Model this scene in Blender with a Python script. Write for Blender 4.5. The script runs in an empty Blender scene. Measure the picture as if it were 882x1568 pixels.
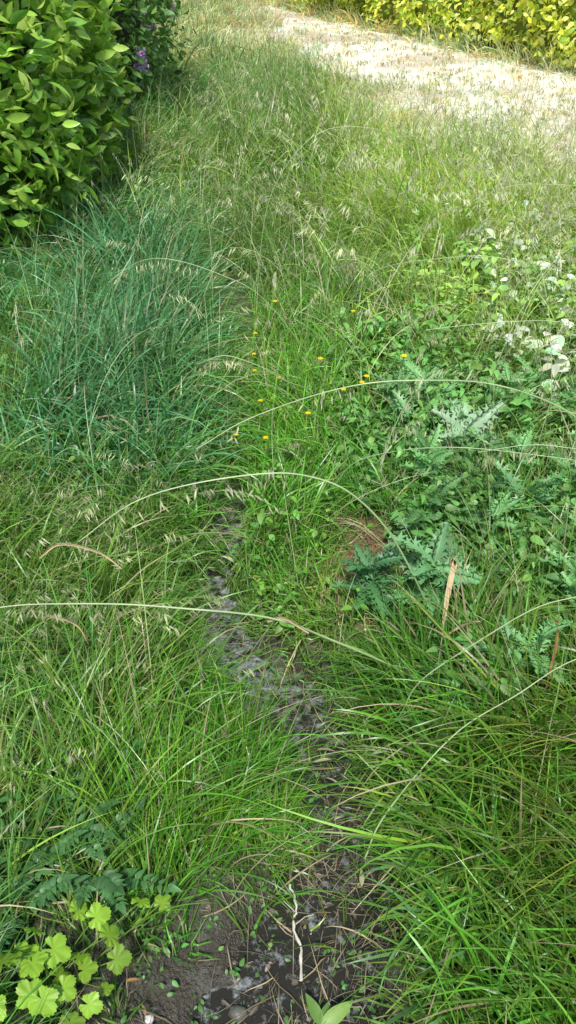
import bpy, math, numpy as np
from mathutils import Vector
R = np.random.default_rng(7)
scene = bpy.context.scene

# ------------------------------------------------------------------ noise
_T = np.random.default_rng(3).random((256, 256))
def vnoise(x, y, s=1.0, o=0):
    x = np.asarray(x, float) * s + 37.3 * o + 500; y = np.asarray(y, float) * s + 91.7 * o + 500
    xi = np.floor(x).astype(int); yi = np.floor(y).astype(int)
    fx = x - xi; fy = y - yi
    fx = fx * fx * (3 - 2 * fx); fy = fy * fy * (3 - 2 * fy)
    a = _T[xi % 256, yi % 256]; b = _T[(xi + 1) % 256, yi % 256]
    c = _T[xi % 256, (yi + 1) % 256]; d = _T[(xi + 1) % 256, (yi + 1) % 256]
    return (a * (1 - fx) + b * fx) * (1 - fy) + (c * (1 - fx) + d * fx) * fy
def fbm(x, y, s=1.0, o=0):
    return (vnoise(x, y, s, o) * .5 + vnoise(x, y, s * 2.1, o + 1) * .3 + vnoise(x, y, s * 4.3, o + 2) * .2)
def sstep(a, b, v):
    t = np.clip((v - a) / (b - a), 0, 1); return t * t * (3 - 2 * t)

# ------------------------------------------------------------------ site plan (metres)
DITCH = np.array([(-.05, -3), (-.03, 0), (-.02, .72), (.03, .88), (.09, .99), (.16, 1.12), (.17, 1.27), (.10, 1.44), (0, 1.58),
                  (-.145, 1.71), (-.235, 1.93), (-.27, 2.2), (-.25, 2.5), (-.22, 3.0), (-.235, 3.6),
                  (-.30, 4.4), (-.37, 5.1), (-.55, 6.4), (-.8, 8.7), (-1.3, 12.8), (-2.2, 20), (-4, 34)])
def ditch_d(x, y):
    x = np.asarray(x, float); y = np.asarray(y, float)
    best = np.full(x.shape, 1e9)
    for (x0, y0), (x1, y1) in zip(DITCH[:-1], DITCH[1:]):
        dx, dy = x1 - x0, y1 - y0
        t = np.clip(((x - x0) * dx + (y - y0) * dy) / (dx * dx + dy * dy), 0, 1)
        best = np.minimum(best, np.hypot(x - x0 - t * dx, y - y0 - t * dy))
    return best + (vnoise(x, y, 7, 77) - .5) * .08
def ditch_w(y):
    return np.interp(y, [-3, .6, .86, 1.0, 1.15, 1.35, 1.5, 1.66, 1.95, 2.15, 2.4, 2.6, 4.1, 4.5, 4.9, 5.3, 20], [.30, .30, .23, .15, .12, .10, .10, .13, .125, .085, .055, .02, .03, .15, .13, .015, .01])
def ground_z(x, y):
    d = ditch_d(x, y); w = ditch_w(y)
    e = np.exp(-(d / (w + .09)) ** 2 * .9)
    z = -.165 * e * (1 - .45 * sstep(2.2, 3.2, y)) + e * (fbm(x, y, 13, 14) - .5) * .06 * (1 - sstep(2.6, 4, y))
    z = z - .05 * np.exp(-(d / .55) ** 2)
    z = z + (fbm(x, y, 1.3, 5) - .5) * .09 * (1 - .6 * e) + (fbm(x, y, 9, 8) - .5) * .028
    return z
def dry_mask(x, y):
    xl = np.interp(y, [5.2, 6.6, 9.75, 14, 20, 30], [4.2, 2.25, 1.4, .6, -.6, -1.5])
    return sstep(-.9, 1.0, (x - xl) + (fbm(x, y, .8, 11) - .5) * 2.6)

# ------------------------------------------------------------------ mesh batch
class Batch:
    def __init__(s): s.V = []; s.Q = []; s.T = []; s.C = []; s.n = 0
    def add(s, V, Q=None, T=None, C=None):
        V = np.asarray(V, float).reshape(-1, 3)
        C = np.broadcast_to(np.asarray(C, float), (len(V), 3)) if np.ndim(C) == 1 else np.asarray(C, float).reshape(-1, 3)
        s.V.append(V); s.C.append(C)
        if Q is not None and len(Q): s.Q.append(np.asarray(Q, int).reshape(-1, 4) + s.n)
        if T is not None and len(T): s.T.append(np.asarray(T, int).reshape(-1, 3) + s.n)
        s.n += len(V)
    def build(s, name, mat, smooth=True, parent=None):
        V = np.concatenate(s.V); C = np.concatenate(s.C)
        Q = np.concatenate(s.Q) if s.Q else np.zeros((0, 4), int)
        T = np.concatenate(s.T) if s.T else np.zeros((0, 3), int)
        me = bpy.data.meshes.new(name)
        me.vertices.add(len(V)); me.vertices.foreach_set("co", V.astype(np.float32).ravel())
        nl = Q.size + T.size; me.loops.add(nl)
        me.loops.foreach_set("vertex_index", np.concatenate([Q.ravel(), T.ravel()]).astype(np.int32))
        me.polygons.add(len(Q) + len(T))
        st = np.concatenate([np.arange(len(Q)) * 4, Q.size + np.arange(len(T)) * 3]).astype(np.int32)
        me.polygons.foreach_set("loop_start", st)
        me.polygons.foreach_set("use_smooth", np.full(len(st), smooth))
        me.update(calc_edges=True)
        a = me.color_attributes.new("Col", 'FLOAT_COLOR', 'POINT')
        a.data.foreach_set("color", np.concatenate([np.clip(C, 0, 1), np.ones((len(C), 1))], 1).astype(np.float32).ravel())
        me.materials.append(mat)
        ob = bpy.data.objects.new(name, me); scene.collection.objects.link(ob)
        if parent: ob.parent = parent
        return ob

# ------------------------------------------------------------------ materials
def leaf_mat(name, rough=.45, transl=.3, spec=.5, nscale=30, namt=.25, tint=(1.25, 1.3, .55)):
    m = bpy.data.materials.new(name); m.use_nodes = True; nt = m.node_tree; N = nt.nodes; L = nt.links
    N.clear()
    out = N.new('ShaderNodeOutputMaterial'); at = N.new('ShaderNodeAttribute'); at.attribute_name = 'Col'
    tc = N.new('ShaderNodeTexCoord'); no = N.new('ShaderNodeTexNoise'); no.inputs['Scale'].default_value = nscale
    L.new(tc.outputs['Object'], no.inputs['Vector'])
    mr = N.new('ShaderNodeMapRange'); mr.inputs[3].default_value = 1 - namt; mr.inputs[4].default_value = 1 + namt
    L.new(no.outputs['Fac'], mr.inputs[0])
    mul = N.new('ShaderNodeVectorMath'); mul.operation = 'SCALE'
    L.new(at.outputs['Color'], mul.inputs[0]); L.new(mr.outputs[0], mul.inputs['Scale'])
    p = N.new('ShaderNodeBsdfPrincipled'); p.inputs['Roughness'].default_value = rough
    p.inputs['Specular IOR Level'].default_value = spec
    L.new(mul.outputs[0], p.inputs['Base Color'])
    t = N.new('ShaderNodeBsdfTranslucent'); m2 = N.new('ShaderNodeVectorMath'); m2.operation = 'MULTIPLY'
    m2.inputs[1].default_value = tint; L.new(mul.outputs[0], m2.inputs[0]); L.new(m2.outputs[0], t.inputs['Color'])
    mx = N.new('ShaderNodeMixShader'); mx.inputs[0].default_value = transl
    L.new(p.outputs[0], mx.inputs[1]); L.new(t.outputs[0], mx.inputs[2]); L.new(mx.outputs[0], out.inputs[0])
    return m
M_grass = leaf_mat("grass_blade", .36, .36, .55, 12, .3)
M_leaf = leaf_mat("soft_leaf", .45, .3, .45, 40, .25)
M_gloss = leaf_mat("glossy_leaf", .3, .3, .55, 20, .25)
M_dry = leaf_mat("dry_straw", .7, .15, .2, 60, .35, (1, 1, 1))
M_petal = leaf_mat("petal", .5, .3, .3, 60, .15, (1, 1, 1))
M_bark = leaf_mat("bark", .85, 0, .2, 14, .5)
M_stone = leaf_mat("wet_stone", .4, 0, .4, 90, .4)

def ground_mat():
    m = bpy.data.materials.new("meadow_soil"); m.use_nodes = True; nt = m.node_tree; N = nt.nodes; L = nt.links
    p = N['Principled BSDF']; at = N.new('ShaderNodeAttribute'); at.attribute_name = 'Col'
    wt = N.new('ShaderNodeAttribute'); wt.attribute_name = 'Wet'
    tc = N.new('ShaderNodeTexCoord')
    n1 = N.new('ShaderNodeTexNoise'); n1.inputs['Scale'].default_value = 18; n1.inputs['Detail'].default_value = 8; n1.inputs['Roughness'].default_value = .7
    n2 = N.new('ShaderNodeTexNoise'); n2.inputs['Scale'].default_value = 120; n2.inputs['Detail'].default_value = 4
    L.new(tc.outputs['Object'], n1.inputs[0]); L.new(tc.outputs['Object'], n2.inputs[0])
    a = N.new('ShaderNodeMath'); a.operation = 'ADD'; L.new(n1.outputs['Fac'], a.inputs[0]); L.new(n2.outputs['Fac'], a.inputs[1])
    mr = N.new('ShaderNodeMapRange'); mr.inputs[1].default_value = .6; mr.inputs[2].default_value = 1.4; mr.inputs[3].default_value = .7; mr.inputs[4].default_value = 1.3
    L.new(a.outputs[0], mr.inputs[0])
    mul = N.new('ShaderNodeVectorMath'); mul.operation = 'SCALE'; L.new(at.outputs['Color'], mul.inputs[0]); L.new(mr.outputs[0], mul.inputs['Scale'])
    L.new(mul.outputs[0], p.inputs['Base Color'])
    rr = N.new('ShaderNodeMapRange'); rr.inputs[3].default_value = .85; rr.inputs[4].default_value = .3
    L.new(wt.outputs['Fac'], rr.inputs[0]); L.new(rr.outputs[0], p.inputs['Roughness'])
    b = N.new('ShaderNodeBump'); b.inputs['Distance'].default_value = .014; b.inputs['Strength'].default_value = .8
    L.new(a.outputs[0], b.inputs['Height']); L.new(b.outputs[0], p.inputs['Normal'])
    return m
def water_mat():
    m = bpy.data.materials.new("ditch_water"); m.use_nodes = True; nt = m.node_tree; N = nt.nodes; L = nt.links
    p = N['Principled BSDF']; tc = N.new('ShaderNodeTexCoord')
    n1 = N.new('ShaderNodeTexNoise'); n1.inputs['Scale'].default_value = 30; n1.inputs['Detail'].default_value = 10; n1.inputs['Roughness'].default_value = .7
    L.new(tc.outputs['Object'], n1.inputs[0])
    sx = N.new('ShaderNodeSeparateXYZ'); L.new(tc.outputs['Object'], sx.inputs[0])
    ms = N.new('ShaderNodeMapRange'); ms.inputs[1].default_value = 1.4; ms.inputs[2].default_value = 1.75; ms.inputs[3].default_value = -.06; ms.inputs[4].default_value = .04
    L.new(sx.outputs['Y'], ms.inputs[0])
    ad = N.new('ShaderNodeMath'); ad.operation = 'ADD'; L.new(n1.outputs['Fac'], ad.inputs[0]); L.new(ms.outputs[0], ad.inputs[1])
    cr = N.new('ShaderNodeValToRGB'); cr.color_ramp.elements[0].position = .48; cr.color_ramp.elements[0].color = (.025, .023, .017, 1)
    cr.color_ramp.elements[1].position = .66; cr.color_ramp.elements[1].color = (.32, .34, .34, 1)
    L.new(ad.outputs[0], cr.inputs[0]); L.new(cr.outputs[0], p.inputs['Base Color'])
    mr = N.new('ShaderNodeMapRange'); mr.inputs[1].default_value = .5; mr.inputs[2].default_value = .62; mr.inputs[3].default_value = .12; mr.inputs[4].default_value = .4
    L.new(ad.outputs[0], mr.inputs[0]); L.new(mr.outputs[0], p.inputs['Roughness'])
    b = N.new('ShaderNodeBump'); b.inputs['Distance'].default_value = .006; b.inputs['Strength'].default_value = .5
    L.new(n1.outputs['Fac'], b.inputs['Height']); L.new(b.outputs[0], p.inputs['Normal'])
    p.inputs['IOR'].default_value = 1.33; p.inputs['Specular IOR Level'].default_value = .8
    return m

# ------------------------------------------------------------------ ground
def axis(pts):
    out = []
    for a, b, st in pts: out.append(np.arange(a, b, st))
    return np.concatenate(out + [[pts[-1][1]]])
gx = axis([(-80, -12, 4), (-12, -3, .4), (-3, -1.2, .08), (-1.2, 1.2, .014), (1.2, 3, .08), (3, 12, .4), (12, 80, 4)])
gy = axis([(-30, -2, 2), (-2, .3, .15), (.3, 2.6, .014), (2.6, 7, .05), (7, 26, .3), (26, 120, 4)])
X, Y = np.meshgrid(gx, gy); Z = ground_z(X, Y)
nx = len(gx); ny = len(gy)
i, j = np.meshgrid(np.arange(nx - 1), np.arange(ny - 1)); k = (j * nx + i).ravel()
Q = np.stack([k, k + 1, k + nx + 1, k + nx], 1)
d = ditch_d(X, Y); w = ditch_w(Y)
mud = ((1 - sstep(.7, 2.0, d / (w + .06))) * (1 - .6 * sstep(2.3, 3, Y)))[..., None]
bl0 = ((1 - sstep(.84, 1.0, Y)) * sstep(-.75, -.5, X) * (1 - sstep(.14, .24, X)))[..., None]
mud = np.maximum(mud, bl0 * .9)
dm = dry_mask(X, Y)[..., None]
nn = fbm(X, Y, 5, 20)[..., None]
soil = np.array([.07, .10, .028]) * (.6 + nn * .8)
mudc = np.array([.042, .036, .026]) * (.4 + 1.5 * fbm(X, Y, 22, 25)[..., None])
silt = sstep(.54, .64, fbm(X, Y, 30, 27))[..., None] * .4; mudc = mudc * (1 - silt) + np.array([.14, .14, .12]) * silt
col = soil * (1 - mud) + mudc * mud
th = np.exp(-(((X - .27) / .18) ** 2 + ((Y - 2.12) / .26) ** 2))[..., None]
col = col * (1 - th) + np.array([.24, .14, .08]) * th
shade_bands = sstep(.5, .66, fbm(X, Y * 1.8, .45, 34))[..., None]  # brownish noise patches painting tree-shadow bands into the straw colour
strawy = (np.array([.86, .81, .66]) * (1 - shade_bands) + np.array([.58, .50, .38]) * shade_bands) * (.9 + .2 * fbm(X, Y, 2.2, 33)[..., None])
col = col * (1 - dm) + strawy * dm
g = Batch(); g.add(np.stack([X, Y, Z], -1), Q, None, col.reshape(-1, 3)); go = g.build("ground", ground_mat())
at = go.data.attributes.new("Wet", 'FLOAT', 'POINT'); at.data.foreach_set("value", mud.astype(np.float32).ravel())

# water: one level sheet lying in the ditch bottom
wz = -.174
W = Batch(); W.add([(-.8, -1.5, wz), (.6, -1.5, wz), (.6, 2.8, wz), (-.8, 2.8, wz)], [(0, 1, 2, 3)], None, (0, 0, 0)); W.build("ditch_water", water_mat())

# ------------------------------------------------------------------ grass blades
def blades(B, x, y, az, L, t0, bend, width, segs, cb, ct, roll=None, sway=None, z0=None, clamp=True, prof='leaf', pw=1.3):
    n = len(x); s = np.linspace(0, 1, segs + 1)[None]
    L = np.broadcast_to(L, n)[:, None]; az = az[:, None]; t0 = np.broadcast_to(t0, n)[:, None]; bend = np.broadcast_to(bend, n)[:, None]
    sway = (R.normal(0, .5, n) if sway is None else np.broadcast_to(sway, n))[:, None]
    roll = (R.normal(0, .6, n) if roll is None else np.broadcast_to(roll, n))[:, None]
    phi = np.minimum(t0 + bend * s ** pw, 2.9); A = az + sway * s
    dx = np.sin(phi) * np.cos(A); dy = np.sin(phi) * np.sin(A); dz = np.cos(phi)
    def cum(v):
        m = (v[:, 1:] + v[:, :-1]) / 2 * L / segs
        return np.concatenate([np.zeros((n, 1)), np.cumsum(m, 1)], 1)
    Xp = x[:, None] + cum(dx); Yp = y[:, None] + cum(dy)
    zb = ground_z(x, y) - .01 if z0 is None else z0
    Zp = zb[:, None] + cum(dz)
    if clamp:
        gz = ground_z(Xp, Yp) + .012 + R.random((n, 1)) * .05
        gz[:, 0] = zb
        Zp = np.maximum(Zp, gz)
    P = np.stack([Xp, Yp, Zp], -1); Tn = np.stack([dx, dy, dz], -1)
    S = np.stack([-np.sin(A), np.cos(A), np.zeros_like(A)], -1); Nn = np.cross(Tn, S)
    rr = (roll + sway * s * 1.5)[..., None]
    Wd = S * np.cos(rr) + Nn * np.sin(rr)
    if prof == 'leaf': pr = np.minimum(1, .55 + 1.6 * s) * (1 - s ** 3) ** .8 * (1 - .35 * s) + .02
    else: pr = 1 - .6 * s
    hwid = (np.broadcast_to(width, n)[:, None] * .5 * pr)[..., None]
    V = np.stack([P - Wd * hwid, P + Wd * hwid], 2)
    m = (segs + 1) * 2
    base = (np.arange(n) * m)[:, None] + (np.arange(segs) * 2)[None]
    base = base.ravel(); Qd = np.stack([base, base + 1, base + 3, base + 2], 1)
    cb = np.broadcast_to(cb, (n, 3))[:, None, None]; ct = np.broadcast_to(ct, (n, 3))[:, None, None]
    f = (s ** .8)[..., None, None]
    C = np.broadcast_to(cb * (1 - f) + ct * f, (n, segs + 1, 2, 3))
    B.add(V, Qd, None, C)
    return P, Tn

LUSH = np.array([.11, .32, .028]); MID = np.array([.14, .30, .05]); BLUE = np.array([.105, .28, .115])
OLIVE = np.array([.21, .30, .05]); STRAW = np.array([.64, .57, .35]); BRIGHT = np.array([.36, .55, .09])  # BRIGHT paints sunlight into the colour of the farther grass
def blob(x, y, cx, cy, rx, ry): return np.exp(-(((x - cx) / rx) ** 2 + ((y - cy) / ry) ** 2))

def field(x, y):
    n = len(x)
    base = np.broadcast_to(MID, (n, 3)).copy(); L = np.full(n, .28); wd = np.full(n, 1.0); keep = np.full(n, 1.0)
    def mixc(m, c):
        m = np.clip(m, 0, 1)[:, None]; base[:] = base * (1 - m) + np.asarray(c) * m
    def mixv(a, m, v):
        m = np.clip(m, 0, 1); a[:] = a * (1 - m) + v * m
    A = blob(x, y, -.18, 1.16, .30, .45) * 1.5
    mixc(A, LUSH); mixv(L, A, .32); mixv(wd, A, .8)
    Bm = sstep(.22, .42, x) * (1 - sstep(1.4, 2.0, y)) ; mixc(Bm, LUSH * np.array([1.0, .9, 1.2])); mixv(L, Bm, .34); mixv(wd, Bm, 1.3)
    Ol = sstep(.5, .75, x) * blob(x, y, .8, 1.1, .4, .35) * 1.1; mixc(Ol, OLIVE); mixv(L, Ol, .36); mixv(wd, Ol, .8)
    cxm = np.interp(y, [2.5, 6.5], [-.68, -1.35]); C = np.exp(-((x - cxm) / np.interp(y, [2.5, 6.5], [.32, .62])) ** 4) * sstep(2.3, 3.0, y) * (1 - sstep(5.8, 7, y)) * (.4 + .9 * fbm(x, y, 3, 71))
    mixc(C, BLUE); mixv(L, C, .40); mixv(wd, C, 1.7)
    E = blob(x, y, .0, 3.0, .4, 1.0); mixc(E * .8, LUSH * 1.3); mixv(L, E, .28)
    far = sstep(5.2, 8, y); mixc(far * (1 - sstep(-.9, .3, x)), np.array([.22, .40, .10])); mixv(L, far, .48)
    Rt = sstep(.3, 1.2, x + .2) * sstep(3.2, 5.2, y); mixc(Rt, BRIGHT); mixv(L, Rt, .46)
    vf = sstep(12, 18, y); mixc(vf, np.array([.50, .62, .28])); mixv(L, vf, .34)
    dm = dry_mask(x, y); mixc(dm * .8, np.array([.74, .73, .48])); mixv(L, dm, .085); keep *= 1 - .65 * dm
    hl = np.interp(y, [7, 11, 14.8, 24, 32], [7.6, 6.8, 5.5, 2.5, .2]); hb = np.exp(-((x - hl + 1.1) / .35) ** 2) * sstep(6, 8, y)
    mixv(L, hb, .45); keep[:] = np.maximum(keep, hb); mixc(hb * .8, np.array([.45, .56, .18]))
    d = ditch_d(x, y); w = ditch_w(y); keep *= .06 + .94 * sstep(.8, 1.25, d / w)
    keep *= 1 - .95 * np.clip(blob(x, y, .27, 2.12, .15, .23) * 1.4, 0, 1)
    bl = (1 - sstep(.80, .95, y)) * sstep(-.62, -.45, x) * (1 - sstep(.12, .22, x)); keep *= 1 - .72 * bl; mixv(L, bl, .14)
    leaf = sstep(.15, .4, x) * sstep(1.75, 2.1, y) * (1 - sstep(4.2, 5.5, y)); keep *= 1 - .55 * leaf
    keep *= 1 - .4 * blob(x, y, -.62, 1.0, .22, .35)
    L *= .55 + .95 * fbm(x, y, 2.5, 40)
    L *= 1 - .5 * (1 - sstep(1.0, 2.2, d / (w + .01))) * (w > .06)
    L *= 1 - .45 * np.clip(blob(x, y, .27, 2.0, .26, .38) * 1.3, 0, 1)
    hn = (fbm(x, y, 1.9, 44) - .5)[:, None] * np.array([1.2, .5, .2]); base *= 1 + hn
    az = np.interp(x, [-1, -.2, .3, 1], [-.5, .6, 2.6, 3.3]) + (vnoise(x, y, 1.7, 50) - .5) * 5
    return base, L, wd, keep, az

def grass_region(B, x0, x1, y0, y1, dens, segs, wbase, per=9, spread=.03, lfac=1.0, cone=True):
    nt = int((x1 - x0) * (y1 - y0) * dens / per)
    tx = R.uniform(x0, x1, nt); ty = R.uniform(y0, y1, nt)
    if cone:
        lim = .42 * ty + 1.2; ok = np.abs(tx) < lim; tx, ty = tx[ok], ty[ok]
    _, _, _, keep, _ = field(tx, ty)
    ok = R.random(len(tx)) < keep * (.3 + 1.0 * vnoise(tx, ty, 6, 60)); tx, ty = tx[ok], ty[ok]
    tint = R.normal(1, .2, len(tx)); hue = R.normal(0, .5, len(tx)); tl = R.uniform(.55, 1.35, len(tx))
    r = np.repeat(np.arange(len(tx)), per); n = len(r)
    a = R.uniform(0, 2 * np.pi, n); x = tx[r] + np.cos(a) * R.random(n) * spread; y = ty[r] + np.sin(a) * R.random(n) * spread
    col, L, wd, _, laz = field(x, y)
    lean = .5
    vx = np.cos(a) * (1 - lean) + np.cos(laz) * lean; vy = np.sin(a) * (1 - lean) + np.sin(laz) * lean
    az = np.arctan2(vy, vx)
    L = L * tl[r] * R.uniform(.5, 1.35, n) * lfac
    t0 = np.abs(R.normal(.3, .3, n)); bend = np.clip(R.normal(1.35, .8, n), .05, 2.6)
    c = col * tint[r][:, None] * R.normal(1, .22, n)[:, None]
    c[:, 0] *= 1 + .35 * np.clip(hue[r] + R.normal(0, .3, n), -1, 1.5)
    dead = R.random(n) < .08
    c[dead] = STRAW * R.uniform(.4, 1, (dead.sum(), 1))
    c = np.clip(c, .01, .85)
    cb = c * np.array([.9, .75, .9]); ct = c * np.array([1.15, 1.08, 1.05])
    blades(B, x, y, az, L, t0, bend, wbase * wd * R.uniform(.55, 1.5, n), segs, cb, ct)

B = Batch()
grass_region(B, -1.7, 1.9, .25, 2.4, 9500, 8, .0048, per=8, spread=.03)
grass_region(B, -3.0, 3.4, 2.4, 6.2, 4400, 6, .006, per=8, spread=.045)
grass_region(B, -4.5, 7, 6.2, 13, 1300, 4, .009, per=8, spread=.07)
grass_region(B, -8, 9, 13, 34, 380, 3, .018, per=8, spread=.12)
grass_region(B, -6, -1.2, -2, 3, 400, 4, .006, per=8, spread=.05, cone=False)
grass_region(B, 1.9, 6, -2, 6, 400, 4, .006, per=8, spread=.05, cone=False)
B.build("meadow_grass", M_grass)

B = Batch()
def wide(n, x0, x1, y0, y1, c, L0, L1, w0, w1, t=.25, b=1.5):
    x = R.uniform(x0, x1, n); y = R.uniform(y0, y1, n); ok = (ditch_d(x, y) > ditch_w(y) * 1.15) & (blob(x, y, .27, 2.1, .2, .3) < .35); x, y = x[ok], y[ok]; n = len(x)
    cc = np.asarray(c) * R.uniform(.65, 1.35, (n, 1))
    blades(B, x, y, R.uniform(0, 2 * np.pi, n), R.uniform(L0, L1, n), np.abs(R.normal(t, .25, n)), np.clip(R.normal(b, .55, n), .2, 2.7),
           R.uniform(w0, w1, n), 10, cc * .85, cc * 1.15)
wide(1400, -1.15, -.38, 2.5, 4.2, BLUE * 1.2, .3, .5, .007, .013)
wide(2100, -1.9, -.6, 4.0, 6.4, BLUE * 1.2, .3, .5, .008, .014)
wide(450, .25, .95, .5, 1.7, LUSH * 1.15, .25, .42, .005, .011)
wide(80, .3, .5, .75, 1.1, (.15, .33, .12), .2, .34, .010, .014)
wide(700, -1.1, -.35, 1.2, 2.6, MID * 1.2, .25, .45, .004, .009)
wide(160, -.4, .35, 1.15, 2.3, LUSH * 1.1, .12, .26, .003, .007)
wide(900, -.5, .4, 2.3, 4.5, LUSH * 1.3, .2, .4, .005, .010)
wide(1000, .2, 2.2, 3.5, 6, BRIGHT, .3, .55, .005, .010)
wide(1600, -2.2, 2.4, 5.5, 9, BRIGHT * .85, .4, .75, .006, .012)
wide(500, -1.1, 1.1, .9, 3, (.40, .47, .22), .3, .7, .002, .004, .5, 1.2)
wide(600, -1.5, 2.2, 3, 7, (.54, .56, .30), .4, .85, .003, .005, .3, 1.2)
B.build("cocksfoot_grass", M_grass)

# ------------------------------------------------------------------ leaf templates
def strip_leaf(prof, n=6, fold=.25, droop=.25, cup=0):
    t = np.linspace(0, 1, n + 1); w = prof(t)
    z = -droop * t ** 2
    V = np.concatenate([np.stack([t, w, z + fold * w], 1)[:, None], np.stack([t, 0 * t, z], 1)[:, None], np.stack([t, -w, z + fold * w], 1)[:, None]], 1).reshape(-1, 3)
    k = np.arange(n) * 3
    Q = np.concatenate([np.stack([k, k + 1, k + 4, k + 3], 1), np.stack([k + 1, k + 2, k + 5, k + 4], 1)])
    return V, Q, None
def fan_leaf(rf, n=40, cup=.15, ruffle=.04):
    a = np.linspace(-np.pi * .9, np.pi * .9, n); r = rf(a)
    V = [(0, 0, 0)] + [(.42 * ri * math.cos(ai), .42 * ri * math.sin(ai), cup * .4) for ai, ri in zip(a, r)] + \
        [(ri * math.cos(ai), ri * math.sin(ai), cup * ri * .6 + ruffle * math.sin(ai * 9) - .12 * ri) for ai, ri in zip(a, r)]
    T = [(0, 1 + q, 2 + q) for q in range(n - 1)]; Qd = [(1 + q, 1 + n + q, 2 + n + q, 2 + q) for q in range(n - 1)]
    return np.array(V), np.array(Qd), np.array(T)
T_ovate = strip_leaf(lambda t: .27 * np.sin(np.pi * t ** .75) ** .9 + .004, 6)
T_laurel = strip_leaf(lambda t: .2 * np.sin(np.pi * t ** .85) ** .8 + .004, 5, .3, .2)
T_quick = strip_leaf(lambda t: .28 * np.sin(np.pi * t ** .8) + .004, 3, .3, .2)
T_serr = strip_leaf(lambda t: (.27 * np.sin(np.pi * t ** .55) ** .9) * (1 - .3 * ((t * 8) % 1)) + .004, 24, .25, .35)
def thistle_leaf():
    V = []; Qd = []; T = []
    n = 7; t = np.linspace(0, 1, n * 2 + 1); core = .035 + .05 * np.sin(np.pi * t ** .8)
    for ti, wi in zip(t, core):
        z = -.4 * ti ** 2; V += [(ti, wi, z + .03), (ti, 0, z), (ti, -wi, z + .03)]
    for k in range(n * 2):
        b = k * 3; Qd += [(b, b + 1, b + 4, b + 3), (b + 1, b + 2, b + 5, b + 4)]
    for k in range(n):
        for sg, off in ((1, 0), (-1, 2)):
            b0 = (2 * k) * 3 + off; b1 = (2 * k + 2) * 3 + off; tm = (k + .5) / n; Lb = .10 + .2 * math.sin(math.pi * min(1, tm ** .8 + .05)); z = -.4 * tm ** 2
            i0 = len(V); zz = z + (.10 if k % 2 else .02)
            V += [(tm + .12, sg * Lb, zz), (tm - .02, sg * Lb * .85, zz + .05), (tm + .02, sg * Lb * .5, z + .03), (tm + .09, sg * Lb * .55, z + .0)]
            T += [(b0, i0 + 2, b0 + 3), (b0 + 3, i0 + 2, i0 + 3), (b0 + 3, i0 + 3, b1), (i0 + 2, i0 + 1, i0 + 3), (i0 + 2, i0, i0 + 3)]
    return np.array(V), np.array(Qd), np.array(T)
T_thist = thistle_leaf()
T_spik = strip_leaf(lambda t: .09 * np.sin(np.pi * t ** .6) + .003, 3, .5, .1)
def lobes(a):
    c = np.array([-2.3, -1.2, 0, 1.2, 2.3]); s_ = np.array([.62, .85, 1.0, .85, .62])
    r = .45 + 0 * a
    for ci, si in zip(c, s_): r = np.maximum(r, si * np.clip(1 - (np.abs(a - ci) / .72) ** 2.2 * .42, 0, 1))
    return r * (1 - .13 * ((np.abs(a) * 4.3 + .3) % 1))
T_lobed = fan_leaf(lobes, 90, .12, .05)
def place(B, tpl, pos, D, Nrm, size, col, wf=1.0, edge=None):
    V, Qd, T = tpl; n = len(pos); D = D / np.linalg.norm(D, axis=1, keepdims=True)
    Wd = np.cross(Nrm, D); Wd /= np.linalg.norm(Wd, axis=1, keepdims=True) + 1e-9; N2 = np.cross(D, Wd)
    size = np.broadcast_to(size, n)[:, None, None]; wf = np.broadcast_to(wf, n)[:, None, None]
    P = pos[:, None] + size * (V[None, :, 0:1] * D[:, None] + wf * V[None, :, 1:2] * Wd[:, None] + V[None, :, 2:3] * N2[:, None])
    m = len(V); off = (np.arange(n) * m)[:, None, None]
    C = np.broadcast_to(np.broadcast_to(col, (n, 3))[:, None], (n, m, 3))
    B.add(P, (Qd[None] + off).reshape(-1, 4) if Qd is not None else None, (T[None] + off).reshape(-1, 3) if T is not None else None, C)
def rdir(n, el0, el1):
    a = R.uniform(0, 2 * np.pi, n); e = R.uniform(el0, el1, n)
    return np.stack([np.cos(a) * np.cos(e), np.sin(a) * np.cos(e), np.sin(e)], 1)
UP = np.array([0, 0, 1.])
def up_n(n, j=.35): return UP + R.normal(0, j, (n, 3))

def leafy(B, x, y, h, k, size, col, tpl, stemcol=None, el=(-.5, .35), spread=.05, low=.25, vary=.22):
    n = len(x); z = ground_z(x, y); h = np.broadcast_to(h, n)
    blades(B, x, y, R.uniform(0, 6.28, n), h * 1.0, .05, .15, .003, 3, np.asarray(stemcol if stemcol is not None else col) * .8, np.asarray(col), sway=0, clamp=False, prof='stem')
    r = np.repeat(np.arange(n), k); m = len(r); f = R.uniform(low, 1.0, m)
    pos = np.stack([x[r] + R.normal(0, spread * .3, m), y[r] + R.normal(0, spread * .3, m), z[r] + h[r] * f], 1)
    D = rdir(m, *el); sz = size * R.uniform(.6, 1.25, m) * (1.15 - .4 * f) * R.uniform(.7, 1.2, n)[r]
    pt = R.normal(1, .18, n)
    c = np.asarray(col) * (pt[r] * R.normal(1, vary, m))[:, None] * (1 + .12 * R.normal(0, 1, (m, 3)) * np.array([1, .2, .6]))
    pos[:, :2] += D[:, :2] * spread * .3
    place(B, tpl, pos, D, up_n(m), sz, np.clip(c, .01, .85))
def pts(n, x0, x1, y0, y1, f=None):
    x = R.uniform(x0, x1, n); y = R.uniform(y0, y1, n); ok = (ditch_d(x, y) > ditch_w(y) * 1.2) & (blob(x, y, .27, 2.1, .18, .26) < .45)
    if f is not None: ok &= R.random(n) < f(x, y)
    return x[ok], y[ok]
patchy = lambda x, y: sstep(.26, .5, fbm(x, y, 2.6, 66))

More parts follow.
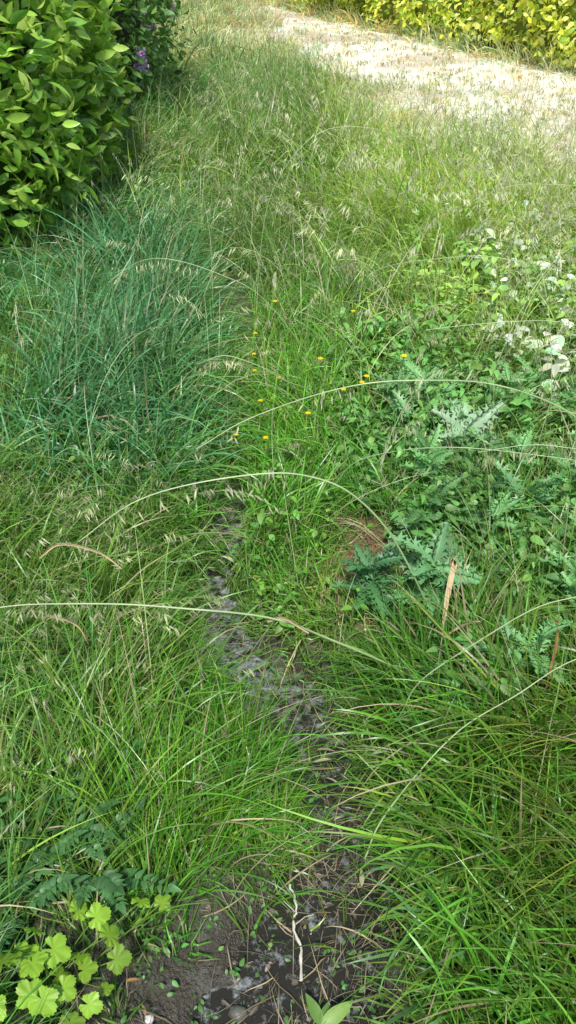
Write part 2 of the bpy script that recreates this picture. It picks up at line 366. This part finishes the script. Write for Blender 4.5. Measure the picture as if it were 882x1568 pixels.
B = Batch()
x, y = pts(640, .22, 1.8, 2.0, 3.9, patchy); leafy(B, x, y, R.uniform(.1, .32, len(x)), 12, .055, (.18, .39, .09), T_serr)
x, y = pts(520, .36, 1.3, 1.4, 2.3, patchy); leafy(B, x, y, R.uniform(.1, .26, len(x)), 10, .05, (.14, .33, .08), T_serr)
B.build("nettle_patch", M_leaf)
B = Batch()
x, y = pts(760, .7, 3.0, 3.7, 6.3, patchy); leafy(B, x, y, R.uniform(.2, .42, len(x)), 11, .07, (.33, .54, .11), T_ovate)
x, y = pts(420, 1.05, 2.6, 3.0, 5.5, patchy); leafy(B, x, y, R.uniform(.28, .44, len(x)), 6, .08, (.64, .72, .50), T_ovate)  # whitish leaves: direct sun painted into their colour
B.build("bramble_patch", M_leaf)
B = Batch()
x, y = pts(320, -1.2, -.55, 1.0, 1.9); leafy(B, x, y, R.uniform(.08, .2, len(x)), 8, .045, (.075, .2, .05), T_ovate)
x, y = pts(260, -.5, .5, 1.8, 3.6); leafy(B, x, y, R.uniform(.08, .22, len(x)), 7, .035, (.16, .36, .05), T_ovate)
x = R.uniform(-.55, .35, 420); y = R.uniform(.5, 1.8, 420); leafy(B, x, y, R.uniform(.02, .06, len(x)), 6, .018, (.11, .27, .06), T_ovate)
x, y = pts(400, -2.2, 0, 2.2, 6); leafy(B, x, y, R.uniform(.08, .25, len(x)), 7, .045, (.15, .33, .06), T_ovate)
B.build("chickweed_patch", M_leaf)

def pinnate(B, base, D, L, col, pairs=6, lsz=.05, tpl=T_serr):
    D = np.array(D, float); D /= np.linalg.norm(D); side = np.cross(UP, D); side /= np.linalg.norm(side)
    n = pairs; t = np.linspace(.35, 1, n)
    P = np.array(base)[None] + D[None] * (L * t)[:, None] + np.array([0, 0, -1.])[None] * (L * .25 * t ** 2)[:, None]
    for sg in (1, -1):
        dd = D[None] * .6 + side[None] * sg + R.normal(0, .12, (n, 3))
        place(B, tpl, P, dd, up_n(n, .2), lsz * (1.2 - .6 * t), np.asarray(col) * R.uniform(.8, 1.2, (n, 1)))
    place(B, tpl, P[-1:], D[None] - .3 * UP, up_n(1, .1), lsz, np.asarray(col)[None])
B = Batch()
for cx_, cy_ in [(-.58, .98), (-.66, 1.1), (-.52, 1.08), (-.72, .95), (-.6, .88), (-.78, 1.2), (-.5, 1.2), (-.44, .98), (-.62, 1.22)]:
    zz = float(ground_z(np.array([cx_]), np.array([cy_]))[0])
    for q in range(10):
        a = R.uniform(0, 6.28); pinnate(B, (cx_, cy_, zz + .03), (math.cos(a), math.sin(a), R.uniform(.5, 1.5)), R.uniform(.12, .22), np.array([.075, .19, .06]) * R.uniform(.8, 1.3), 7, .034)
B.build("cow_parsley", M_leaf)

def tube(B, P, rad, col, sides=5):
    P = np.asarray(P, float); n = len(P); T = np.gradient(P, axis=0); T /= np.linalg.norm(T, axis=1, keepdims=True)
    ref = np.array([.3, 1, .2]); S = np.cross(T, ref); S /= np.linalg.norm(S, axis=1, keepdims=True); U = np.cross(T, S)
    a = np.arange(sides) * 2 * np.pi / sides; rad = np.broadcast_to(rad, n)
    V = P[:, None] + rad[:, None, None] * (np.cos(a)[None, :, None] * S[:, None] + np.sin(a)[None, :, None] * U[:, None])
    Qd = [(i * sides + k, i * sides + (k + 1) % sides, (i + 1) * sides + (k + 1) % sides, (i + 1) * sides + k) for i in range(n - 1) for k in range(sides)]
    C = np.broadcast_to(col, (n, sides, 3)) if np.ndim(col) == 1 else np.broadcast_to(np.asarray(col)[:, None], (n, sides, 3))
    B.add(V, Qd, None, C)
def spline(P, n=40):
    P = np.asarray(P, float); m = len(P); Pp = np.vstack([2 * P[0] - P[1], P, 2 * P[-1] - P[-2]]); out = []
    for t in np.linspace(0, m - 1 - 1e-6, n):
        i = int(t); f = t - i; a, b, c, d_ = Pp[i:i + 4]
        out.append(.5 * ((2 * b) + (c - a) * f + (2 * a - 5 * b + 4 * c - d_) * f * f + (3 * b - a - 3 * c + d_) * f ** 3))
    return np.array(out)

STEMS = [
 [(.47, 1.80, -.02), (.42, 1.77, .12), (.29, 1.75, .4), (.172, 1.73, .55), (.049, 1.71, .62), (-.068, 1.70, .64), (-.236, 1.68, .62), (-.408, 1.67, .56), (-.56, 1.66, .45)],
 [(.38, 1.55, 0), (.283, 1.49, .15), (.097, 1.42, .33), (-.033, 1.387, .42), (-.216, 1.36, .48), (-.351, 1.357, .5), (-.527, 1.375, .48), (-.70, 1.41, .44), (-.9, 1.45, .36)],
 [(1.24, 2.42, 0), (1.13, 2.38, .25), (.966, 2.33, .45), (.665, 2.27, .6), (.40, 2.21, .65), (.16, 2.2, .62), (-.128, 2.235, .5), (-.305, 2.24, .38)],
 [(.18, 1.02, 0), (.226, 1.07, .1), (.396, 1.19, .25), (.54, 1.224, .35), (.668, 1.28, .4), (.85, 1.33, .42)],
 [(.30, 1.4, .05), (.354, 1.4, .2), (.54, 1.40, .4), (.706, 1.44, .45), (.9, 1.5, .42)],
 [(.3, 3.75, .3), (.423, 3.64, .5), (.686, 3.456, .62), (.96, 3.42, .62), (1.305, 3.5, .5), (1.6, 3.6, .1)],
 [(.15, 2.4, .1), (.27, 2.32, .3), (.545, 2.18, .42), (.92, 2.14, .4), (1.2, 2.2, .25)],
 [(.1, 2.9, .25), (-.05, 2.75, .4), (-.2, 2.7, .5), (-.35, 2.75, .45)],
 [(.9, 4.6, .5), (1.2, 4.5, .66), (1.6, 4.5, .66), (2.0, 4.7, .45)],
 [(.1, 3.6, .1), (-.1, 3.5, .4), (-.3, 3.45, .55), (-.6, 3.5, .6), (-.8, 3.6, .5)],
 [(1.5, 2.9, .05), (1.35, 2.8, .4), (1.1, 2.7, .6), (.8, 2.65, .66), (.5, 2.7, .6)],
 [(-.2, 4.9, 0), (-.1, 5, .5), (.15, 5.1, .8), (.5, 5.1, .85), (.8, 5.2, .7)],
 [(1.25, 2.1, 0), (1.15, 2.0, .35), (.95, 1.9, .55), (.75, 1.9, .6), (.55, 1.95, .55)],
 [(.9, 3.4, 0), (.95, 3.3, .5), (1.15, 3.2, .75), (1.4, 3.1, .8), (1.6, 3.1, .7)],
]
for si, P in enumerate(STEMS):
    B = Batch(); S = spline(P, 50); f = np.linspace(0, 1, 50)
    S = S + np.stack([0 * f, 0 * f, .004 * np.sin(f * 17 + si)], 1)
    c = np.array([.42, .56, .25])[None] * (1 - f[:, None]) + np.array([.68, .74, .50])[None] * f[:, None]
    tube(B, S, (.0034 if si < 3 else .0023) * (1 - .6 * f), c)
    if si in (0, 1, 2, 5, 7, 9, 10, 11, 12):
        ids = R.integers(28, 50, 40); pos = S[ids]; m = len(pos)
        D = np.stack([R.normal(0, .4, m), R.normal(0, .4, m), -np.ones(m)], 1)
        for q in range(m):
            L_ = R.uniform(.01, .035); e = pos[q] + np.array([R.normal(0, .01), R.normal(0, .01), -L_]); tube(B, np.array([pos[q], (pos[q] + e) / 2 + [0, 0, .003], e]), .0004, (.4, .42, .22), 3); pos[q] = e
        for wz_ in (0, 1): place(B, T_spik, pos, D, R.normal(0, 1, (m, 3)), .03, np.array([.66, .66, .42]) * R.uniform(.7, 1.1, (m, 1)))
    B.build("arching_grass_stem" if si == 0 else "arching_grass_stem.%03d" % si, M_grass)

def seeded(B, x, y, h, nsp, spl, scol, hcol, w=.0022, droop=1.3, t0=.12, head=.3):
    n = len(x); segs = 10
    col = np.asarray(scol) * R.uniform(.8, 1.2, (n, 1))
    P, Tn = blades(B, x, y, R.uniform(0, 6.28, n), h, np.abs(R.normal(t0, .12, n)), np.clip(R.normal(droop, .5, n), .1, 2.4), w, segs, col * .7, col, sway=R.normal(0, .2, n), prof='stem', pw=2.2)
    r = np.repeat(np.arange(n), nsp); m = len(r); f = 1 - head * R.random(m); fi = f * segs; i0 = np.minimum(fi.astype(int), segs - 1); ff = (fi - i0)[:, None]
    pos = P[r, i0] * (1 - ff) + P[r, i0 + 1] * ff; T = Tn[r, i0]
    D = T * .6 + R.normal(0, .15, (m, 3)) + np.array([0, 0, -.9])
    pos = pos + R.normal(0, .004, (m, 3)) * (h[r] / .6)[:, None]
    hv = R.uniform(.5, 1.15, n)[r] * R.uniform(.85, 1.1, m)
    place(B, T_spik, pos, D, R.normal(0, 1, (m, 3)), spl * R.uniform(.7, 1.3, m), np.asarray(hcol) * hv[:, None], .8)
B = Batch()
HC = (.60, .61, .35); SC = (.30, .42, .15)
x, y = pts(140, -.9, -.2, 1.4, 2.5); seeded(B, x, y, R.uniform(.3, .55, len(x)), 10, .028, SC, HC)
x, y = pts(45, -1.0, -.4, 1.0, 1.6); seeded(B, x, y, R.uniform(.25, .45, len(x)), 9, .025, SC, HC)
x, y = pts(180, -.3, 1.6, 2.4, 4.4); seeded(B, x, y, R.uniform(.3, .65, len(x)), 12, .03, SC, HC)
x, y = pts(30, .5, 1.7, 1.9, 4.2); seeded(B, x, y, R.uniform(.8, 1.15, len(x)), 22, .03, (.48, .58, .30), (.66, .66, .42), w=.004, droop=1.9, t0=.3)
x, y = pts(14, -1.3, -.3, 2.0, 4.0); seeded(B, x, y, R.uniform(.7, 1.0, len(x)), 20, .03, (.48, .58, .30), (.62, .62, .38), w=.0035, droop=1.9, t0=.3)
x, y = pts(1150, -.5, 2.8, 4.2, 8.5, lambda x, y: (1 - .8 * dry_mask(x, y)) * sstep(.32, .6, fbm(x, y, 1.5, 68))); seeded(B, x, y, R.uniform(.5, 1.0, len(x)), 17, .043, (.46, .56, .22), (.72, .73, .46), w=.004)
x, y = pts(600, -2.2, -.2, 5, 12); seeded(B, x, y, R.uniform(.4, .8, len(x)), 12, .034, (.28, .42, .14), (.44, .51, .27), w=.0045)
x, y = pts(450, -1, 4, 8, 16, lambda x, y: 1 - .9 * dry_mask(x, y)); seeded(B, x, y, R.uniform(.45, .8, len(x)), 13, .048, (.48, .60, .25), (.70, .73, .46), w=.007)
x, y = pts(520, 1.1, 3.8, 3.8, 7.5); seeded(B, x, y, R.uniform(.6, 1.2, len(x)), 16, .034, (.58, .60, .30), (.76, .74, .52), w=.004, droop=.8)
B.build("wild_oat_grass", M_grass)

B = Batch()
def litter(n, x0, x1, y0, y1, c, f=None, L=(.03, .15), w=(.001, .004), lo=.35):
    x = R.uniform(x0, x1, n); y = R.uniform(y0, y1, n)
    if f is not None: ok = R.random(n) < f(x, y); x, y = x[ok], y[ok]
    n = len(x); cc = np.asarray(c) * R.uniform(lo, 1.15, (n, 1))
    z0 = np.maximum(ground_z(x, y), wz) + .006
    blades(B, x, y, R.uniform(0, 6.28, n), R.uniform(*L, n), R.uniform(1.2, 1.6, n), R.normal(0, .2, n), R.uniform(*w, n), 4, cc, cc, z0=z0)
litter(3000, -.6, .45, .45, 1.25, (.30, .26, .18), lambda x, y: (1 - sstep(.18, .45, ditch_d(x, y)) + .15) * sstep(.3, .6, fbm(x, y, 6, 90)), (.02, .12), (.0008, .003), .2)
litter(1300, -.5, .35, 1.2, 2.6, (.34, .31, .19), lambda x, y: 1 - sstep(.06, .2, ditch_d(x, y)), (.03, .12), (.0008, .003), .3)
litter(2200, .03, .52, 1.8, 2.5, (.46, .29, .16), lambda x, y: blob(x, y, .27, 2.12, .18, .26) * 1.3, (.03, .09), (.001, .003))
litter(5000, -2, 7, 6, 16, (.86, .81, .62), lambda x, y: dry_mask(x, y), (.05, .16), (.003, .007), .8)
litter(1600, -1.2, 1.2, .6, 3.2, (.52, .42, .23), lambda x, y: .5 + 0 * x, (.08, .25), (.002, .004))
B.build("straw_litter", M_dry)

def gz1(x, y): return float(ground_z(np.array([x]), np.array([y]))[0])
B = Batch(); n = 560; x = R.uniform(-.55, .3, n); y = R.uniform(.45, 1.9, n); ok = ditch_d(x, y) < np.where(y > 1.1, .14, .34); x, y = x[ok], y[ok]; n = len(x)
pos = np.stack([x, y, np.maximum(ground_z(x, y), wz) + .006], 1)
place(B, T_quick, pos, rdir(n, -.25, .25), up_n(n, .35), R.uniform(.006, .03, n), np.array([.10, .082, .06]) * np.where(R.random((n, 1)) < .09, 3.5, 1) * R.uniform(.4, 1.5, (n, 1)), R.uniform(.4, 1.2, n))
B.build("sodden_leaf_litter", M_stone)

B = Batch(); c0 = np.array([-.52, .74, gz1(-.52, .74)])
LV = [(-.47, .76, .14, .040), (-.50, .73, .15, .044), (-.40, .83, .13, .036), (-.32, .88, .10, .034), (-.37, .80, .12, .036), (-.55, .72, .16, .042), (-.47, .67, .14, .042),
      (-.35, .76, .11, .034), (-.41, .74, .10, .036), (-.39, .68, .10, .030), (-.44, .70, .12, .036), (-.56, .66, .13, .044), (-.52, .80, .12, .034), (-.60, .78, .10, .04), (-.28, .90, .06, .026), (-.45, .86, .09, .03), (-.50, .62, .1, .04),
      (-.43, .77, .08, .03), (-.46, .73, .09, .034), (-.50, .69, .1, .036), (-.53, .76, .1, .036), (-.37, .72, .07, .026), (-.42, .65, .09, .032)]
for (x_, y_, z_, s_) in LV:
    p = np.array([x_, y_, gz1(x_, y_) * .3 + z_]); b = c0 + R.normal(0, .03, 3) * [1, 1, 0]
    mid = (b + p) / 2 + [0, 0, .03]; tube(B, spline([b, mid, p], 8), .0011, (.2, .3, .06), 4)
    dd = p - c0; dd[2] = -.05; dd = dd + R.normal(0, .05, 3)
    place(B, T_lobed, p[None], dd[None], (UP + R.normal(0, .3, 3))[None], s_ * R.uniform(.85, 1.2), np.array([.30, .52, .045]) * R.uniform(.6, 1.15))
B.build("wild_currant_plant", M_leaf)

def thistle(name, cx_, cy_, n, L0, L1, col, B=None):
    own = B is None; B = B or Batch(); z = gz1(cx_, cy_); a = np.arange(n) * 2.4 + R.normal(0, .2, n); e = R.uniform(.2, 1.1, n)
    D = np.stack([np.cos(a) * np.cos(e), np.sin(a) * np.cos(e), np.sin(e)], 1)
    pos = np.stack([cx_ + 0 * a, cy_ + 0 * a, z + .06 + .18 * R.random(n)], 1)
    place(B, T_thist, pos, D, up_n(n, .35), R.uniform(L0, L1, n), np.asarray(col) * R.uniform(.75, 1.25, (n, 1)), 1.0)
    tube(B, [(cx_, cy_, z - .01), (cx_, cy_ + .003, z + .11), (cx_ + .004, cy_, z + .24)], .004, (.1, .2, .08))
    if own: B.build(name, M_leaf)
thistle("thistle", .45, 1.86, 22, .10, .17, (.19, .41, .17))
thistle("thistle.001", .27, 1.90, 18, .08, .15, (.095, .25, .09))
thistle("thistle.002", .68, 2.62, 20, .10, .17, (.36, .54, .32))
thistle("thistle.003", .80, 2.2, 20, .10, .17, (.18, .39, .15))
B = Batch()
for q in range(60): thistle("", R.uniform(.40, 1.4), R.uniform(1.5, 3.1), 12, .06, .12, np.array([.19, .40, .14]) * R.uniform(.7, 1.4), B)
B.build("thistle_patch", M_leaf)

B = Batch()
for a_, l_, c_ in [(.5, .085, (.26, .42, .1)), (2.0, .07, (.17, .32, .07)), (1.2, .05, (.13, .26, .06)), (-.6, .07, (.15, .3, .06))]:
    place(B, T_ovate, np.array([[.07, .715, wz + .05]]), np.array([[math.cos(a_), math.sin(a_), .3]]), (UP + R.normal(0, .2, 3))[None], l_, np.array(c_)[None], .7)
B.build("dock_plant", M_leaf)

B = Batch()
for (x_, y_, h_) in [(-.20, 2.75, .32), (-.17, 3.35, .33), (-.12, 2.95, .3), (-.06, 2.98, .33), (-.06, 3.75, .35), (-.08, 2.55, .3), (.14, 3.05, .34), (.22, 2.8, .33),
                     (.28, 2.82, .34), (.32, 2.92, .33), (.46, 3.0, .35), (-.6, 4.6, .35), (-.14, 3.15, .3), (.1, 5.0, .36), (.12, 2.72, .28), (-.15, 3.6, .3), (-1.1, 7.2, .45), (-1.2, 7.6, .45), (.3, 3.5, .35), (-.3, 4.5, .4)]:
    z = gz1(x_, y_); top = np.array([x_ + R.normal(0, .02), y_ + R.normal(0, .02), z + h_])
    tube(B, spline([(x_, y_, z), (x_ + .01, y_, z + h_ * .6), top], 8), .0009, (.12, .22, .05), 3)
    a = np.arange(5) * 1.2566 + R.random(); D = np.stack([np.cos(a), np.sin(a), 0 * a + .35], 1)
    place(B, T_ovate, np.repeat(top[None], 5, 0), D, np.repeat((UP + R.normal(0, .25, 3))[None], 5, 0), .0125, (.9, .66, .01), 2.0)
B.build("buttercup_patch", M_petal)

B = Batch(); tw = spline([(.005, 1.02, wz + .06), (.02, .97, wz + .055), (.012, .93, wz + .05), (.028, .88, wz + .045), (.03, .81, wz + .04)], 24)
tube(B, tw + R.normal(0, .001, tw.shape), .0034 * (1 + .25 * np.sin(np.arange(24) * 1.7)) * np.linspace(.8, 1.1, 24), (.62, .58, .48), 7)
tube(B, [(.018, .93, wz + .05), (.04, .945, wz + .055), (.06, .95, wz + .055)], .0013, (.5, .46, .36))
tube(B, [(.016, .96, wz + .05), (-.01, .98, wz + .06)], .0012, (.5, .46, .36))
B.build("dead_twig", M_dry)
B = Batch()
for (x_, y_, a_, l_, c_) in [(.07, 1.38, .2, .07, (.46, .40, .25)), (.10, 1.33, -.4, .06, (.5, .44, .3)), (.14, 1.15, 1.8, .04, (.45, .38, .28)), (.12, 1.2, .5, .03, (.5, .42, .33)),
                             (-.35, .78, .2, .03, (.35, .18, .07)), (.08, 1.42, .1, .06, (.36, .32, .2)), (.18, 1.02, 1.5, .05, (.4, .42, .2)), (-.3, .72, 2, .03, (.33, .2, .1))]:
    place(B, T_ovate, np.array([[x_, y_, max(gz1(x_, y_), wz) + .05]]), np.array([[math.cos(a_), math.sin(a_), .12]]), (UP + R.normal(0, .5, 3))[None], l_, np.array(c_)[None], .45)
B.build("fallen_leaves", M_dry)
B = Batch()
dl = [[(.47, 1.78, .26), (.48, 1.75, .31), (.465, 1.71, .26), (.45, 1.66, .18), (.44, 1.6, .14)], [(.44, 1.6, .15), (.5, 1.62, .18), (.55, 1.64, .17)],
      [(-.66, 1.62, .42), (-.6, 1.63, .46), (-.5, 1.62, .44), (-.44, 1.6, .40)], [(-.64, 1.5, .3), (-.6, 1.46, .36), (-.54, 1.46, .33), (-.52, 1.46, .26)],
      [(.70, 1.45, .1), (.72, 1.5, .2), (.73, 1.55, .28)], [(-.05, 1.39, .41), (-.01, 1.385, .425), (.05, 1.36, .40)]]
for q, P in enumerate(dl):
    S = spline(P, 14); f = np.linspace(0, 1, 14); ww = (.008 if q < 2 else .004) * np.sin(np.pi * np.clip(f * .9 + .08, 0, 1)) ; T = np.gradient(S, axis=0); sd = np.cross(T, [0.2, 1, .3]); sd /= np.linalg.norm(sd, axis=1, keepdims=True)
    V = np.stack([S - sd * ww[:, None], S + np.array([0, .004, .003]), S + sd * ww[:, None]], 1); kq = np.arange(13) * 3
    B.add(V, np.concatenate([np.stack([kq, kq + 1, kq + 4, kq + 3], 1), np.stack([kq + 1, kq + 2, kq + 5, kq + 4], 1)]), None, (.62, .46, .26) if q != 4 else (.4, .14, .1))
B.build("withered_grass_blades", M_dry)
B = Batch()
import bmesh
def rock(B, x, y, r, c):
    bm = bmesh.new(); bmesh.ops.create_icosphere(bm, subdivisions=2, radius=1)
    V = np.array([v.co[:] for v in bm.verts]); F = np.array([[v.index for v in f.verts] for f in bm.faces]); bm.free()
    V = V * (1 + R.normal(0, .12, (len(V), 1))) * r * np.array([1.2, 1, .5]); B.add(V + [x, y, max(gz1(x, y), wz) + r * .15], None, F, c)
rock(B, -.30, .735, .010, (.6, .58, .55)); rock(B, -.045, .725, .013, (.6, .6, .58)); rock(B, -.11, .76, .018, (.10, .10, .085))
for q in range(60): rock(B, R.uniform(-.45, .2), R.uniform(.5, 1.1), R.uniform(.003, .008), np.array([.10, .09, .07]) * R.uniform(.3, 1.8))
B.build("pebbles", M_stone)

# ------------------------------------------------------------------ hedges
def hedge(name, path, H, TH, n, size, cols, tpl, mat, core, seed, bump=.3, jit=.5, inner=.3, sq=3.5):
    path = np.asarray(path, float); seg = np.hypot(*np.diff(path, axis=0).T); cum = np.concatenate([[0], np.cumsum(seg)]); tot = cum[-1]
    def surf(u, a, shrink):
        cx = np.interp(u, cum, path[:, 0]); cy = np.interp(u, cum, path[:, 1]); e = .05
        tx = np.interp(np.minimum(u + e, tot), cum, path[:, 0]) - np.interp(np.maximum(u - e, 0), cum, path[:, 0]); ty = np.interp(np.minimum(u + e, tot), cum, path[:, 1]) - np.interp(np.maximum(u - e, 0), cum, path[:, 1])
        l = np.hypot(tx, ty) + 1e-9; nx_, ny_ = ty / l, -tx / l
        ca, sa = np.cos(a), np.sin(a); rr = (np.abs(ca) ** sq + np.abs(sa) ** sq) ** (-1 / sq)
        endf = np.sqrt(np.clip(1 - (np.abs(u / tot * 2 - 1)) ** 8, 0, 1)) 
        bmp = 1 + bump * (fbm(u, a * 1.5, 1.2, seed) - .5) * 1.4
        o = (ca * rr * TH / 2 * bmp - 0) * endf; z = H / 2 + (sa * rr * H / 2) * (1 + bump * .5 * (fbm(u, a * 1.5, 1.6, seed + 3) - .5)) * (.3 + .7 * endf)
        o = o * (1 - shrink); z = z * (1 - shrink * .35)
        return np.stack([cx + nx_ * o, cy + ny_ * o, np.maximum(z, -.05)], -1), np.stack([nx_ * ca, ny_ * ca, sa], -1)
    par = bpy.data.objects.new(name, None); scene.collection.objects.link(par)
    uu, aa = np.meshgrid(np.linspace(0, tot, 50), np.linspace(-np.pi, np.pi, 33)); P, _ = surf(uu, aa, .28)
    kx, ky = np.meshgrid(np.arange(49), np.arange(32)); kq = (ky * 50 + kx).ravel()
    B = Batch(); B.add(P, np.stack([kq, kq + 1, kq + 51, kq + 50], 1), None, core); B.build("foliage_core", M_bark, parent=par)  # opaque hull behind the leaves, in one core colour
    B = Batch(); u = R.uniform(0, tot, n); a = R.uniform(-.85, np.pi + .85, n)
    P, N_ = surf(u, a, R.random(n) ** 1.5 * inner - .08 * (R.random(n) < .12)); P = P + R.normal(0, .04, P.shape)
    D = N_ * .7 + R.normal(0, jit, (n, 3)) + np.array([0, 0, .15]); Nr = N_ + UP * .5 + R.normal(0, .4, (n, 3))
    ci = R.integers(0, len(cols), n); c = np.asarray(cols)[ci] * R.normal(1, .18, (n, 1)) * (.6 + .8 * fbm(u, a, 2.5, seed + 9))[:, None]
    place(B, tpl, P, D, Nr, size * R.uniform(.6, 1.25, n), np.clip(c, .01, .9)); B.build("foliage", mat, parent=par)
    return par
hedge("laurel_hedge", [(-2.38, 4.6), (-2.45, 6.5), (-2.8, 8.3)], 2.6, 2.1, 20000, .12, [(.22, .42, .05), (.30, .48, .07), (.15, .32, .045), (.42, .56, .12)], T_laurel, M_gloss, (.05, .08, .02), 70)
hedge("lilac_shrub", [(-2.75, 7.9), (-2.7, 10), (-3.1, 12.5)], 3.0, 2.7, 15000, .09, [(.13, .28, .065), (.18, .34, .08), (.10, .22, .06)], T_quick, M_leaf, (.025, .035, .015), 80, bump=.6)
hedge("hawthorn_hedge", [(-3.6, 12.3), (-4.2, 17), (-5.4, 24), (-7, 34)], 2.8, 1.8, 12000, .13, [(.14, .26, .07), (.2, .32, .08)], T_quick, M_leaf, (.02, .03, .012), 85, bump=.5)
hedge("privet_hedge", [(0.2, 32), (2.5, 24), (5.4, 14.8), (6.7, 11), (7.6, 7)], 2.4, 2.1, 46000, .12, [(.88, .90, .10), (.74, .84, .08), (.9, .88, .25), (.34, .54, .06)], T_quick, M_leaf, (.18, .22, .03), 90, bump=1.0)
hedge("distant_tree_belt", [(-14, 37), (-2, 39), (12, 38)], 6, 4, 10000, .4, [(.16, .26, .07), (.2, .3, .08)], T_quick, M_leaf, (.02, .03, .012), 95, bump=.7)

for nm, lst, c in (("lilac_blossom", [(-1.36, 9.0, 1.12), (-1.42, 8.7, .82), (-1.55, 9.6, 1.4)], (.6, .38, .72)), ("elder_blossom", [(-1.45, 11.6, 1.05), (-1.6, 11.2, 1.15)], (.75, .7, .62))):
    B = Batch()
    for (x_, y_, z_) in lst:
        n = 160; p = R.normal(0, 1, (n, 3)); p /= np.linalg.norm(p, axis=1, keepdims=True); t = R.random((n, 1)); p = p * (.035 + .04 * (1 - t)) ; p[:, 2] = (t[:, 0] - .5) * .18
        place(B, T_quick, p + [x_, y_, z_], rdir(n, -1, 1), R.normal(0, 1, (n, 3)), .025, np.array(c) * R.uniform(.6, 1.3, (n, 1)), 1.8)
        tube(B, [(x_, y_, z_), (x_ - .3, y_, z_ - .15), (x_ - .8, y_, z_ - .6)], .008, (.1, .08, .05))
    B.build(nm, M_petal)

# ------------------------------------------------------------------ light
el = math.radians(58); sd = Vector((-.05 * math.cos(el), -.99 * math.cos(el), math.sin(el))).normalized()
rot = math.atan2(sd.x, sd.y)
w = bpy.data.worlds.new("World"); scene.world = w; w.use_nodes = True; nt = w.node_tree
sk = nt.nodes.new('ShaderNodeTexSky'); sk.sky_type = 'NISHITA'; sk.sun_disc = False; sk.sun_elevation = el; sk.sun_rotation = rot % (2 * math.pi)
bg = nt.nodes['Background']; bg.inputs[1].default_value = .15; nt.links.new(sk.outputs[0], bg.inputs[0])
sl = bpy.data.lights.new("sun", 'SUN'); sl.energy = 5; sl.angle = math.radians(6); sl.color = (1, .975, .94)
so = bpy.data.objects.new("sun", sl); scene.collection.objects.link(so); so.rotation_euler = sd.to_track_quat('Z', 'Y').to_euler()

cam = bpy.data.cameras.new("camera"); co = bpy.data.objects.new("camera", cam); scene.collection.objects.link(co)
co.location = (0, 0, 1.75); co.rotation_euler = (math.radians(90 - 36), 0, 0)
cam.sensor_fit = 'VERTICAL'; cam.sensor_height = 36; cam.lens = 18 / math.tan(math.radians(33)); cam.clip_end = 500; cam.clip_start = .02
scene.camera = co
scene.view_settings.view_transform = 'Standard'; scene.view_settings.look = 'None'; scene.view_settings.exposure = 0
